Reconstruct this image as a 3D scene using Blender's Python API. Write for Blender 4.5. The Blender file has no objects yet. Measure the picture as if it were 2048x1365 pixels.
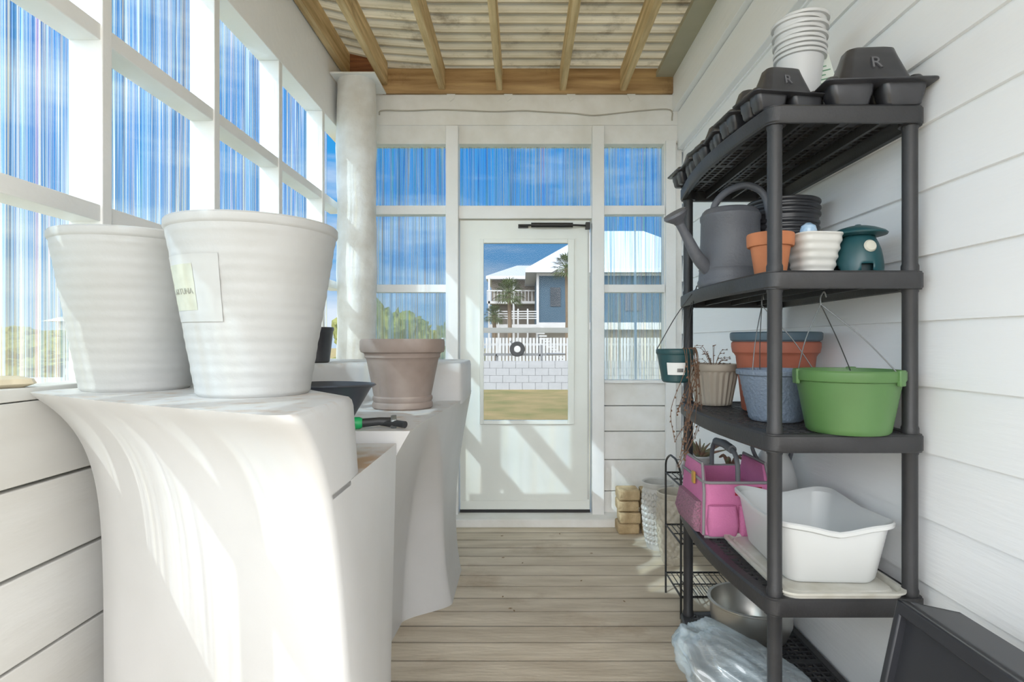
import bpy, bmesh, math, random
from mathutils import Vector, Matrix, noise as mnoise
random.seed(7)
S=bpy.context.scene
COL=S.collection
S.view_settings.view_transform='Standard'
S.view_settings.look='None'
S.view_settings.exposure=0.27
S.view_settings.gamma=1.06
def lin(c):
    r=[]
    for k in c:
        k=k/255.0
        r.append(k/12.92 if k<=0.04045 else ((k+0.055)/1.055)**2.4)
    return (r[0],r[1],r[2],1.0)
def scl(c,f): return (min(1,c[0]*f),min(1,c[1]*f),min(1,c[2]*f),1)
def M(name,c,rough=.5,metal=0.0,var=.06,vs=6,bump=0.0,bs=40,c2=None,st=(1,1,1),spec=None,transl=0,groove=None,stain=None):
    m=bpy.data.materials.new(name); m.use_nodes=True
    n=m.node_tree.nodes; l=m.node_tree.links
    b=n['Principled BSDF']; b.inputs['Roughness'].default_value=rough; b.inputs['Metallic'].default_value=metal
    if spec is not None: b.inputs['Specular IOR Level'].default_value=spec
    tc=n.new('ShaderNodeTexCoord'); mp=n.new('ShaderNodeMapping'); mp.inputs['Scale'].default_value=st
    l.new(tc.outputs['Object'],mp.inputs['Vector'])
    nz=n.new('ShaderNodeTexNoise'); nz.inputs['Scale'].default_value=vs; nz.inputs['Detail'].default_value=6
    l.new(mp.outputs[0],nz.inputs['Vector'])
    cr=n.new('ShaderNodeValToRGB'); cr.color_ramp.elements[0].position=.3; cr.color_ramp.elements[1].position=.7
    a=lin(c); cr.color_ramp.elements[0].color=scl(a,1-var) if c2 is None else lin(c2)
    cr.color_ramp.elements[1].color=scl(a,1+var)
    l.new(nz.outputs['Fac'],cr.inputs[0]); col=cr.outputs[0]
    if stain:
        sc,lo,hi,cc=stain
        n3=n.new('ShaderNodeTexNoise'); n3.inputs['Scale'].default_value=sc; n3.inputs['Detail'].default_value=8; n3.inputs['Roughness'].default_value=.65
        l.new(tc.outputs['Object'],n3.inputs['Vector'])
        r3=n.new('ShaderNodeMapRange'); r3.inputs[1].default_value=lo; r3.inputs[2].default_value=hi; r3.inputs[3].default_value=0; r3.inputs[4].default_value=.8; l.new(n3.outputs['Fac'],r3.inputs[0])
        m3=n.new('ShaderNodeMixRGB'); m3.inputs[2].default_value=lin(cc); l.new(r3.outputs[0],m3.inputs[0]); l.new(col,m3.inputs[1]); col=m3.outputs[0]
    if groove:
        # shade of laps and board gaps painted into the colour + slight tone change board to board (object Y)
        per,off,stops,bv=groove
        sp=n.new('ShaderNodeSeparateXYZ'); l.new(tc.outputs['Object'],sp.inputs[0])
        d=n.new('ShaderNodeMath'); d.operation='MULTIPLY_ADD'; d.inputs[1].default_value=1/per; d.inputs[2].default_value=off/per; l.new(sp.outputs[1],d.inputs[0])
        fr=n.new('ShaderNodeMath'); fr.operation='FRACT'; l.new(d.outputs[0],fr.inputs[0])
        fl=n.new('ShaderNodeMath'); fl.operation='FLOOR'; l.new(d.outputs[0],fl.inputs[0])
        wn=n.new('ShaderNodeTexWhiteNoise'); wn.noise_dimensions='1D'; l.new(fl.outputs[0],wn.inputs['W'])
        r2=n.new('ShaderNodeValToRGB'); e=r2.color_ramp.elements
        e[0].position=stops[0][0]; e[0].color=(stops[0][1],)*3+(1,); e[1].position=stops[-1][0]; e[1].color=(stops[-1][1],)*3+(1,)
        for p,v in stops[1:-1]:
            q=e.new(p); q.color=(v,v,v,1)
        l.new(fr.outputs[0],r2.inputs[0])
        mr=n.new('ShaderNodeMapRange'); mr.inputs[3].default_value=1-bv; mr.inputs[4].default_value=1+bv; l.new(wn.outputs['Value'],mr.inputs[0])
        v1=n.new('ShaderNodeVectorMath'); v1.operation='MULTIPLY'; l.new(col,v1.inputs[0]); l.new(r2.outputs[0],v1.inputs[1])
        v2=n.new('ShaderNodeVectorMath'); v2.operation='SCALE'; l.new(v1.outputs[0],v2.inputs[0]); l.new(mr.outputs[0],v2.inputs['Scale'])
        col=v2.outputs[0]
    l.new(col,b.inputs['Base Color'])
    if bump>0:
        n2=n.new('ShaderNodeTexNoise'); n2.inputs['Scale'].default_value=bs; n2.inputs['Detail'].default_value=4
        l.new(mp.outputs[0],n2.inputs['Vector'])
        bp=n.new('ShaderNodeBump'); bp.inputs['Strength'].default_value=bump; bp.inputs['Distance'].default_value=.01
        l.new(n2.outputs['Fac'],bp.inputs['Height']); l.new(bp.outputs[0],b.inputs['Normal'])
    if transl>0:
        t=n.new('ShaderNodeBsdfTranslucent'); l.new(col,t.inputs[0])
        mx=n.new('ShaderNodeMixShader'); mx.inputs[0].default_value=transl
        out=n['Material Output']; l.new(b.outputs[0],mx.inputs[1]); l.new(t.outputs[0],mx.inputs[2]); l.new(mx.outputs[0],out.inputs[0])
    return m

class MB:
    def __init__(s): s.v=[]; s.f=[]
    def add(s,vs,fs):
        o=len(s.v); s.v+= [tuple(p) for p in vs]; s.f+=[tuple(i+o for i in q) for q in fs]; return s
    def box(s,x0,x1,y0,y1,z0,z1,mt=None):
        vs=[Vector(p) for p in [(x0,y0,z0),(x1,y0,z0),(x1,y1,z0),(x0,y1,z0),(x0,y0,z1),(x1,y0,z1),(x1,y1,z1),(x0,y1,z1)]]
        if mt: vs=[mt@p for p in vs]
        return s.add(vs,[(0,3,2,1),(4,5,6,7),(0,1,5,4),(1,2,6,5),(2,3,7,6),(3,0,4,7)])
    def loft(s,rings,cap0=True,cap1=True,loop=False):
        n=len(rings[0]); vs=[p for r in rings for p in r]; fs=[]
        R=len(rings)
        for i in range(R if loop else R-1):
            a=i*n; b=((i+1)%R)*n
            for j in range(n):
                k=(j+1)%n; fs.append((a+j,a+k,b+k,b+j))
        if not loop:
            if cap0: fs.append(tuple(range(n-1,-1,-1)))
            if cap1: fs.append(tuple((R-1)*n+j for j in range(n)))
        return s.add(vs,fs)
    def lathe(s,prof,seg=40,c=(0,0,0),mod=None,mt=None):
        rings=[]
        for r,z in prof:
            ring=[]
            for j in range(seg):
                a=2*math.pi*j/seg; rr=max(r,.0004)
                if mod: rr=mod(rr,z,a)
                p=Vector((c[0]+rr*math.cos(a),c[1]+rr*math.sin(a),c[2]+z))
                if mt: p=mt@p
                ring.append(p)
            rings.append(ring)
        return s.loft(rings)
    def tube(s,pts,r,seg=8):
        pts=[Vector(p) for p in pts]; n=len(pts)
        rad=r if isinstance(r,(list,tuple)) else [r]*n
        rings=[]; up=None
        for i,p in enumerate(pts):
            t=(pts[min(i+1,n-1)]-pts[max(i-1,0)]).normalized()
            if up is None:
                up=Vector((0,0,1)) if abs(t.z)<.9 else Vector((1,0,0))
            u=(up-t*up.dot(t))
            if u.length<1e-5: u=t.orthogonal()
            u.normalize(); w=t.cross(u); up=u
            rings.append([p+(u*math.cos(2*math.pi*j/seg)+w*math.sin(2*math.pi*j/seg))*rad[i] for j in range(seg)])
        return s.loft(rings)
    def quad(s,a,b,c,d): return s.add([a,b,c,d],[(0,1,2,3)])
def spline(pts,n=8):
    P=[Vector(p) for p in pts]; P=[P[0]*2-P[1]]+P+[P[-1]*2-P[-2]]; out=[]
    for i in range(1,len(P)-2):
        for k in range(n):
            t=k/n; a,b,c,d=P[i-1],P[i],P[i+1],P[i+2]
            out.append(.5*((2*b)+(c-a)*t+(2*a-5*b+4*c-d)*t*t+(-a+3*b-3*c+d)*t**3))
    out.append(P[-2]); return out
def mkobj(name,mb,mat,parent=None,loc=(0,0,0),rot=(0,0,0),bevel=0,ang=35,sub=0,label=None):
    me=bpy.data.meshes.new(name); me.from_pydata([tuple(v) for v in mb.v],[],mb.f)
    bm=bmesh.new(); bm.from_mesh(me)
    bmesh.ops.recalc_face_normals(bm,faces=bm.faces)
    ca=math.radians(ang)
    for f in bm.faces: f.smooth=True
    for e in bm.edges:
        if len(e.link_faces)==2:
            if e.calc_face_angle(0)>ca: e.smooth=False
    bm.to_mesh(me); bm.free()
    if mat: me.materials.append(mat)
    o=bpy.data.objects.new(name,me); COL.objects.link(o)
    o.location=loc; o.rotation_euler=rot
    if parent: o.parent=parent
    if bevel>0:
        b=o.modifiers.new('bevel','BEVEL'); b.width=bevel; b.segments=2; b.limit_method='ANGLE'; b.angle_limit=math.radians(40)
    if label: o['label']=label
    return o
def tag(o,label,cat,group=None,kind=None):
    o['label']=label; o['category']=cat
    if group: o['group']=group
    if kind: o['kind']=kind
    return o
def thing(name,label,cat,loc,rot=(0,0,0),group=None):
    e=bpy.data.objects.new(name,None); e.empty_display_size=.05; COL.objects.link(e); e.location=loc; e.rotation_euler=rot
    return tag(e,label,cat,group)
def single(name,mb,mat,label,cat,loc=(0,0,0),rot=(0,0,0),group=None,**k):
    return tag(mkobj(name,mb,mat,None,loc,rot,**k),label,cat,group)
def struct(name,mb,mat,label,**k):
    o=mkobj(name,mb,mat,**k); o['kind']='structure'; o['label']=label; return o
TR=[0]
def trim(mb,mat,label,**k):
    TR[0]+=1; return struct('trim_%d'%TR[0],mb,mat,label,**k)
def clone(o,loc=None,parent=None,rot=None,scale=None,label=None):
    c=o.copy(); COL.objects.link(c)
    if parent: c.parent=parent
    if loc is not None: c.location=loc
    if rot is not None: c.rotation_euler=rot
    if scale is not None: c.scale=scale
    if label: c['label']=label
    for ch in list(o.children):
        clone(ch,parent=c)
    return c
def rrect(w,d,r,z,cx=0,cy=0,n=5):
    pts=[]
    for (sx,sy,a0) in [(1,1,0),(-1,1,90),(-1,-1,180),(1,-1,270)]:
        for k in range(n+1):
            a=math.radians(a0+90*k/n)
            pts.append(Vector((cx+sx*(w/2-r)+r*math.cos(a),cy+sy*(d/2-r)+r*math.sin(a),z)))
    return pts
def textpart(name,body,size,mat,parent,loc,rot,ext=.0006,label=None):
    cu=bpy.data.curves.new(name,'FONT'); cu.body=body; cu.size=size; cu.extrude=ext; cu.align_x='CENTER'; cu.align_y='CENTER'
    t=bpy.data.objects.new('tmp_text',cu); COL.objects.link(t)
    bpy.context.view_layer.update()
    me=bpy.data.meshes.new_from_object(t.evaluated_get(bpy.context.evaluated_depsgraph_get()))
    bpy.data.objects.remove(t)
    me.materials.clear(); me.materials.append(mat)
    o=bpy.data.objects.new(name,me); COL.objects.link(o); o.parent=parent; o.location=loc; o.rotation_euler=rot
    if label: o['label']=label
    return o

# ---------------- materials
white=M('white_paint',(241,241,240),.55,var=.03,vs=3,bump=.15,bs=30,c2=(234,234,231))
whitew=M('white_weathered_paint',(241,241,239),.6,var=.04,vs=5,bump=.3,bs=25,c2=(228,226,219))
whitel=M('white_plank_paint',(216,216,213),.6,var=.04,vs=5,bump=.3,bs=25,c2=(206,204,198),st=(1,.2,1))
colm=M('column_paint',(232,232,229),.6,var=.04,vs=7,bump=.9,bs=14,c2=(212,208,199))
siding=M('white_fibre_siding',(248,249,250),.55,var=.01,vs=2,bump=.25,bs=30,c2=(245,246,247),st=(1,.15,1.5))
doorw=M('door_paint',(238,241,235),.4,var=.02,vs=3,c2=(232,235,228))
wood=M('raw_pine',(220,194,146),.75,var=.1,vs=4,bump=.4,bs=30,c2=(172,142,94),st=(8,.6,8),stain=(3,.60,.74,(120,94,58)))
woodr=M('header_wood',(196,162,114),.75,var=.1,vs=3,bump=.4,bs=30,c2=(146,110,70),st=(.7,8,8),stain=(2.5,.56,.7,(104,70,42)))
woodd=M('reddish_header_wood',(158,102,66),.75,var=.1,vs=5,bump=.3,bs=30,c2=(100,62,44),st=(.7,8,8))
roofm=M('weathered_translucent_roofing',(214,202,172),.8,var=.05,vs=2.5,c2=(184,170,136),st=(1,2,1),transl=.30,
   groove=(.107,1.2,[(0,.12),(.08,.16),(.11,.92),(.28,.80),(.34,1.04),(.46,.78),(.54,1.04),(.68,.78),(.76,1.02),(.92,.78),(1,.22)],.10),stain=(5,.54,.72,(122,106,78)))  # lap and rib shade is painted into the roofing colour
soff=M('beige_soffit',(172,167,144),.7,var=.05)
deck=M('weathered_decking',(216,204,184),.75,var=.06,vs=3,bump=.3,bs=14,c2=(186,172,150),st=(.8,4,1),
   groove=(.14,1.2,[(0,.55),(.03,.97),(.10,1),(.85,1),(.925,.9),(.945,.25),(1,.22)],.09),stain=(2.2,.56,.75,(158,134,104)))  # shade in the gaps between boards is painted into the deck colour
blackp=M('charcoal_resin',(46,46,48),.5,var=.1,vs=8,bump=.1,bs=120,c2=(36,36,38))
blackt=M('black_thermoformed_plastic',(52,52,55),.32,var=.15,vs=12,c2=(36,36,40))
blackm=M('black_metal',(24,24,24),.45,var=.1)
potw=M('white_planter',(180,181,180),.5,var=.03,vs=5,c2=(171,171,168),bump=.1,bs=60)
steel=M('wire_steel',(110,112,112),.4,metal=.7)

def streak_mat():
    m=bpy.data.materials.new('streaky_polycarbonate'); m.use_nodes=True
    n=m.node_tree.nodes; l=m.node_tree.links; n.clear()
    out=n.new('ShaderNodeOutputMaterial'); g=n.new('ShaderNodeNewGeometry'); sp=n.new('ShaderNodeSeparateXYZ')
    l.new(g.outputs['Position'],sp.inputs[0])
    ad=n.new('ShaderNodeMath'); ad.operation='ADD'; l.new(sp.outputs[0],ad.inputs[0]); l.new(sp.outputs[1],ad.inputs[1])
    def nz(su,sz,off,det=2):
        cb=n.new('ShaderNodeCombineXYZ')
        a=n.new('ShaderNodeMath'); a.operation='MULTIPLY_ADD'; a.inputs[1].default_value=su; a.inputs[2].default_value=off
        b=n.new('ShaderNodeMath'); b.operation='MULTIPLY'; b.inputs[1].default_value=sz
        l.new(ad.outputs[0],a.inputs[0]); l.new(sp.outputs[2],b.inputs[0])
        l.new(a.outputs[0],cb.inputs[0]); l.new(b.outputs[0],cb.inputs[2])
        t=n.new('ShaderNodeTexNoise'); t.inputs['Scale'].default_value=1; t.inputs['Detail'].default_value=det
        l.new(cb.outputs[0],t.inputs['Vector']); return t
    def ramp(t,els):
        r=n.new('ShaderNodeValToRGB'); e=r.color_ramp.elements
        e[0].position=els[0][0]; e[0].color=els[0][1]; e[1].position=els[-1][0]; e[1].color=els[-1][1]
        for p,c in els[1:-1]:
            q=e.new(p); q.color=c
        l.new(t.outputs['Fac'],r.inputs[0]); return r
    t1=nz(62,.22,0,2); t2=nz(56,.25,40,2); t3=nz(38,.15,90,2); t4=nz(9,.5,200,2)
    tint=ramp(t1,[(.28,(.10,.30,.6,1)),(.36,(.8,1,1,1)),(.40,(.35,.65,.95,1)),(.45,(.95,1,1,1)),(.48,(.2,.48,.8,1)),(.51,(.85,1,1,1)),(.54,(.12,.34,.65,1)),(.58,(1,1,.6,1)),(.61,(.35,.7,1,1)),(.65,(.6,.45,.35,1)),(.69,(.2,.5,.75,1)),(.76,(.7,1,1,1))])  # streak tints paint the refracted sky into the panel colour
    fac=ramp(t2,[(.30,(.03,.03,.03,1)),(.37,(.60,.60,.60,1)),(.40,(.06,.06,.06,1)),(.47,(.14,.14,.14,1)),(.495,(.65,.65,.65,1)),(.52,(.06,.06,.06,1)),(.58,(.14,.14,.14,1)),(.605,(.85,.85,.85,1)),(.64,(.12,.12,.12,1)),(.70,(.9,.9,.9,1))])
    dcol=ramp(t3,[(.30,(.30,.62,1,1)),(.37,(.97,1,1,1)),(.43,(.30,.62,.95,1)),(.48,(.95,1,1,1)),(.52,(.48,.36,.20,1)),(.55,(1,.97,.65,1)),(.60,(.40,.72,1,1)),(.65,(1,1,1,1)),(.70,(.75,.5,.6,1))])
    f4=n.new('ShaderNodeMapRange'); f4.inputs[1].default_value=.35; f4.inputs[2].default_value=.65; f4.inputs[3].default_value=.6; f4.inputs[4].default_value=1.25; l.new(t4.outputs['Fac'],f4.inputs[0])
    fm=n.new('ShaderNodeMath'); fm.operation='MULTIPLY'; fm.use_clamp=True; l.new(fac.outputs[0],fm.inputs[0]); l.new(f4.outputs[0],fm.inputs[1])
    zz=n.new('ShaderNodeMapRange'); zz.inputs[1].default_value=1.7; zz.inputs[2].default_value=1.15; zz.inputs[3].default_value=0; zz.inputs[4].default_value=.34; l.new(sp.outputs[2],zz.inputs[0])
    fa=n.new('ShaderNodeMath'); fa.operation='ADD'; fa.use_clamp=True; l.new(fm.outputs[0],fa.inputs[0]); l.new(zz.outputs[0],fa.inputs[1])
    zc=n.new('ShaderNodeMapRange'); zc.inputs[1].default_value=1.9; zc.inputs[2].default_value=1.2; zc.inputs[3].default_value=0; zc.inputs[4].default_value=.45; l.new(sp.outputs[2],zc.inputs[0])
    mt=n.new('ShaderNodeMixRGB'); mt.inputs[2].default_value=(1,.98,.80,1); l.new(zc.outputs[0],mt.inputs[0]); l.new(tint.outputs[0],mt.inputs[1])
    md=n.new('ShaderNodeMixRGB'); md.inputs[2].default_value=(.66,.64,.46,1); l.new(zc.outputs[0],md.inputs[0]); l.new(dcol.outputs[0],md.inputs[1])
    tr=n.new('ShaderNodeBsdfTransparent'); l.new(mt.outputs[0],tr.inputs[0])
    tl=n.new('ShaderNodeBsdfTranslucent'); l.new(md.outputs[0],tl.inputs[0])
    mx=n.new('ShaderNodeMixShader'); l.new(fa.outputs[0],mx.inputs[0]); l.new(tr.outputs[0],mx.inputs[1]); l.new(tl.outputs[0],mx.inputs[2])
    gl=n.new('ShaderNodeBsdfGlossy'); gl.inputs['Roughness'].default_value=.2
    m2=n.new('ShaderNodeMixShader'); m2.inputs[0].default_value=.01; l.new(mx.outputs[0],m2.inputs[1]); l.new(gl.outputs[0],m2.inputs[2])
    l.new(m2.outputs[0],out.inputs[0]); return m
poly=streak_mat()
def clear_mat(name,tint,gf,rough=.03,tl=0):
    m=bpy.data.materials.new(name); m.use_nodes=True
    n=m.node_tree.nodes; l=m.node_tree.links; n.clear()
    out=n.new('ShaderNodeOutputMaterial'); tr=n.new('ShaderNodeBsdfTransparent'); tr.inputs[0].default_value=tint
    gl=n.new('ShaderNodeBsdfGlossy'); gl.inputs['Roughness'].default_value=rough
    mx=n.new('ShaderNodeMixShader'); mx.inputs[0].default_value=gf; l.new(tr.outputs[0],mx.inputs[1]); l.new(gl.outputs[0],mx.inputs[2])
    last=mx
    if tl>0:
        t=n.new('ShaderNodeBsdfDiffuse'); t.inputs[0].default_value=(.58,.64,.67,1)
        m3=n.new('ShaderNodeMixShader'); m3.inputs[0].default_value=tl; l.new(mx.outputs[0],m3.inputs[1]); l.new(t.outputs[0],m3.inputs[2]); last=m3
    l.new(last.outputs[0],out.inputs[0]); return m
glass=clear_mat('clear_glass',(.78,.80,.81,1),.004)
bagm=clear_mat('clear_plastic_film',(.86,.90,.92,1),.14,.22,.30)

# ---------------- room
YB=4.105
mb=MB(); y=-1.2
while y<4.3:
    mb.box(-1.36,1.22,y,y+.132,-.035,0); y+=.14
mb.box(-1.36,1.22,-1.2,4.3,-.09,-.05)
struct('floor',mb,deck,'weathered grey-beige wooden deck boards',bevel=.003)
mb=MB(); mb.box(1.135,1.24,-1.2,4.3,-.04,3.15)
z=.036-.182
while z<2.6:
    z0=max(z,0); z1=min(z+.186,2.62)
    mb.add([(1.115,-1.2,z0),(1.135,-1.2,z0),(1.135,-1.2,z1),(1.128,-1.2,z1),(1.115,4.105,z0),(1.135,4.105,z0),(1.135,4.105,z1),(1.128,4.105,z1)],
      [(0,1,2,3),(4,7,6,5),(0,4,5,1),(1,5,6,2),(2,6,7,3),(3,7,4,0)])
    z+=.182
struct('wall_right',mb,siding,'white painted horizontal lap siding')
trim(MB().box(1.085,1.135,-1.2,4.105,2.60,2.86),siding,'white frieze board along the top of the siding',bevel=.004)
trim(MB().box(1.05,1.135,-1.2,4.105,2.865,3.14),siding,'white upper frieze board under the roof',bevel=.004)
mb=MB()
for a,b in [(0,.223),(.231,.443),(.451,.664),(.674,.884),(.893,1.10)]: mb.box(-1.30,-1.25,-1.2,4.1,a,b)
mb.box(-1.36,-1.30,-1.2,4.3,-.04,1.10); mb.box(-1.375,-1.25,-1.2,4.105,1.103,1.135)
struct('wall_left',mb,whitel,'white painted plank half wall under the panels',bevel=.003)
trim(MB().box(-1.36,-1.25,-1.2,4.3,2.70,3.26),M('beam_paint',(250,250,249),.55,var=.02,bump=.2,bs=25),'deep white beam above the panels',bevel=.003)
ys=[-.73,-.1,.53,1.15,1.783,2.417,3.047,3.70]
for yy in ys: trim(MB().box(-1.352,-1.25,yy-.042,yy,1.135,2.70),white,'white wooden wall post between translucent panels',bevel=.003)
for a in (1.61,2.15):
    trim(MB().box(-1.35,-1.256,-1.2,4.105,a,a+.05),white,'white horizontal rail across the panels',bevel=.003)
W=[0]
def window(mb,label):
    W[0]+=1; return struct('window_%d'%W[0],mb,poly,label,ang=80)
def sheet_y(x,y0,y1,z0,z1):
    mb=MB(); n=int((y1-y0)/.012); vs=[];fs=[]
    for i in range(n+1):
        yy=y0+(y1-y0)*i/n; xx=x+.006*math.sin(yy*2*math.pi/.06)
        vs+=[(xx,yy,z0),(xx,yy,z1)]
        if i<n: fs.append((2*i,2*i+2,2*i+3,2*i+1))
    return mb.add(vs,fs)
def sheet_x(y,x0,x1,z0,z1):
    mb=MB(); n=int((x1-x0)/.012); vs=[];fs=[]
    for i in range(n+1):
        xx=x0+(x1-x0)*i/n; yy=y+.006*math.sin(xx*2*math.pi/.06)
        vs+=[(xx,yy,z0),(xx,yy,z1)]
        if i<n: fs.append((2*i,2*i+2,2*i+3,2*i+1))
    return mb.add(vs,fs)
pe=[-1.2]+ys+[4.1]
for i in range(len(pe)-1):
    window(sheet_y(-1.362,pe[i]-.02,pe[i+1]-.02,1.12,2.71),'streaky translucent corrugated panel in white wall frame')
mb=MB()
mb.box(-1.25,1.12,YB,YB+.1,2.643,2.987)
mb.box(-1.25,-.98,YB,YB+.09,2.987,3.09)
mb.box(-1.25,1.12,YB-.012,YB,2.77,2.985)
for a,b in [(0,.2),(.206,.42),(.426,.62),(.626,.80),(.806,.965)]:
    mb.box(.568,1.12,YB+.01,YB+.09,a,b); mb.box(-1.25,-.533,YB+.01,YB+.09,a,b)
mb.box(.993,1.12,YB-.0,YB+.09,.97,2.643)
mb.box(-1.25,-1.05,YB,YB+.09,.97,2.643)
struct('wall_back',mb,whitew,'white painted board wall around the screen door',bevel=.003)
trim(MB().box(-.533,-.446,YB-.05,YB+.09,0.05,2.755),white,'tall white post beside the door',bevel=.004)
trim(MB().box(.484,.568,YB-.05,YB+.09,0.05,2.755),white,'tall white post beside the door',bevel=.004)
for a,b in [(1.60,1.653),(2.145,2.205)]:
    trim(MB().box(.568,.995,YB-.02,YB+.06,a,b),white,'white rail across the panels')
    trim(MB().box(-1.05,-.533,YB-.02,YB+.06,a,b),white,'white rail across the panels')
trim(MB().box(-.446,.484,YB-.02,YB+.09,2.115,2.205),white,'white head jamb above the door',bevel=.003)
trim(MB().box(.568,1.05,YB-.02,YB+.06,.965,.985),white,'thin white sill')
trim(MB().box(1.0,1.07,YB-.03,YB,.05,2.66),white,'white corner board',bevel=.003)
trim(MB().box(-.62,.70,YB-.17,YB+.1,.0,.055),whitew,'worn white wooden threshold',bevel=.006)
window(sheet_x(YB+.075,-1.05,-.53,.96,2.65),'streaky translucent corrugated panel next to the door')
window(sheet_x(YB+.075,-.446,.484,2.20,2.65),'streaky translucent panel above the door')
window(sheet_x(YB+.075,.56,.995,.96,2.65),'streaky translucent corrugated panel next to the door')
cpf=[(.128+.002*math.sin(k*1.7)+.003*math.sin(k*.6),2.98*k/40) for k in range(41)]
single('column',MB().lathe(cpf,48,mod=lambda r,z,a:r+.002*math.sin(3*a+z*4)+.001*math.sin(7*a-z*9)),colm,'thick rough white painted round column in the corner','column',(-1.105,3.90,0))
trim(MB().box(-1.24,-.95,3.76,4.08,2.98,2.992),whitew,'thin white cap board over the column',bevel=.003)
trim(MB().box(-.98,1.05,YB-.03,YB+.1,2.987,3.16),woodr,'bare wooden header board under the roof',bevel=.003)
trim(MB().box(-1.25,-.98,YB-.04,YB+.1,3.09,3.285),woodd,'reddish bare wooden header piece',bevel=.003)
# ceiling
prof=[(-1.42,3.30),(-.95,3.19),(-.5,3.155),(1.2,3.15)]
def roofz(x):
    for (a,b),(c,d) in zip(prof[:-1],prof[1:]):
        if x<=c: return b+(d-b)*(x-a)/(c-a)
    return prof[-1][1]
mb=MB(); vs=[];fs=[]; xs=[-1.42,-1.2,-.95,-.7,-.5,0,.5,1.2]
pos=[]; k=0
while True:
    y0=-1.2+.107*k
    if y0>4.3: break
    for t,dz in [(0,.034),(.05,.034),(.10,.012),(.2,.004),(.3,.010),(.38,.003),(.5,.009),(.6,.002),(.7,.008),(.8,.001),(.9,.006),(.96,0),(.99,.0)]:
        pos.append((y0+.107*t,dz))
    k+=1
for i,(yy,dz) in enumerate(pos):
    for x in xs: vs.append((x,yy,roofz(x)+.004+dz))
    if i<len(pos)-1:
        for j in range(len(xs)-1):
            a=i*len(xs)+j; fs.append((a,a+1,a+1+len(xs),a+len(xs)))
mb.add(vs,fs)
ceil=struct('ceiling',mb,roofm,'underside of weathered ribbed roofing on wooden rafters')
for x in (-1.22,-.96,-.56,-.16,.28,.70):
    zt=roofz(x)+.005
    mkobj('rafter',MB().box(x-.021,x+.021,-1.2,YB-.03,zt-.155,zt),wood,ceil,bevel=.003,label='bare pine rafter')
trim(MB().box(.93,1.05,-1.2,YB-.03,3.10,3.135),soff,'beige flat soffit strip beside the wall')
wp=[(-1.0,2.84),(-.98,2.87),(-.8,2.868),(-.6,2.875),(-.4,2.87),(-.2,2.862),(0,2.868),(.15,2.86),(.35,2.85),(.5,2.835),(.7,2.855),(.85,2.87),(1.03,2.875),(1.045,2.80)]
single('electrical_cable',MB().tube(spline([(a,YB-.018,b) for a,b in wp],5),.005,6),M('cable_sheath',(180,174,162),.6),'thin white cable tacked along the header beam','cable')
for x in (-.50,-.10,.34,.76):
    pts=[(x-.03,YB-.016,2.988),(x+.03,YB-.016,2.988),(x+.022,YB-.016,2.955),(x-.006,YB-.016,2.935)]
    v2=[(a,b+.006,c) for a,b,c in pts]
    single('metal_tie',MB().add(pts+v2,[(0,1,2,3),(7,6,5,4),(0,4,5,1),(1,5,6,2),(2,6,7,3),(3,7,4,0)]),whitew,'small white painted metal rafter tie','bracket',group='painted rafter ties on the header')

# ---------------- door
dr=thing('door_1','white storm door with tall clear window and black handle','door',(0,YB,0)); dr['kind']='structure'
del dr['category']
mb=MB(); mb.box(-.437,-.277,0,.04,.075,2.105); mb.box(.323,.472,0,.04,.075,2.105); mb.box(-.277,.323,0,.04,1.948,2.105); mb.box(-.277,.323,0,.04,.075,.70)
mkobj('door_leaf',mb,doorw,dr)
mb=MB()
for a in [(-.30,-.272,.675,1.975),(.318,.362,.675,1.975)]: mb.box(a[0],a[1],-.012,0,a[2],a[3])
mb.box(-.272,.318,-.012,0,1.945,1.975); mb.box(-.272,.318,-.012,0,.675,.703)
mkobj('window_frame',mb,doorw,dr,bevel=.003)
mkobj('window_rail',MB().box(-.28,.325,-.008,.03,1.322,1.352).box(-.28,.325,-.004,.03,1.316,1.322),M('rail_aluminium',(205,207,206),.5),dr)
mkobj('glass_pane',MB().box(-.277,.323,.032,.035,.70,1.948),glass,dr)
mb=MB(); mb.box(-.43,.47,-.006,0,.08,.14)
mkobj('kick_strip',mb,doorw,dr,bevel=.002)
mkobj('door_sweep',MB().box(-.44,.474,-.004,.03,.055,.076),blackm,dr)
mkobj('hinge_strip',MB().box(.455,.466,-.01,0,.15,2.08),M('hinge_metal',(200,200,195),.4),dr)
mb=MB(); mb.tube([(.06,-.04,2.065),(.35,-.04,2.065)],.017,12); mb.tube([(.35,-.04,2.065),(.45,-.035,2.062)],.007); mb.tube([(-.02,-.035,2.064),(.06,-.04,2.065)],.007); mb.box(.44,.47,-.045,0,2.04,2.085); mb.box(-.03,.04,-.02,0,2.05,2.075)
mkobj('door_closer',mb,blackm,dr)
mb=MB(); mb.box(-.425,-.405,-.012,0,1.02,1.12); mb.tube([(-.415,0,1.07),(-.415,-.05,1.07)],.01); mb.tube([(-.43,-.05,1.07),(-.36,-.05,1.075)],.009)
mkobj('handle',mb,blackm,dr)

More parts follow.
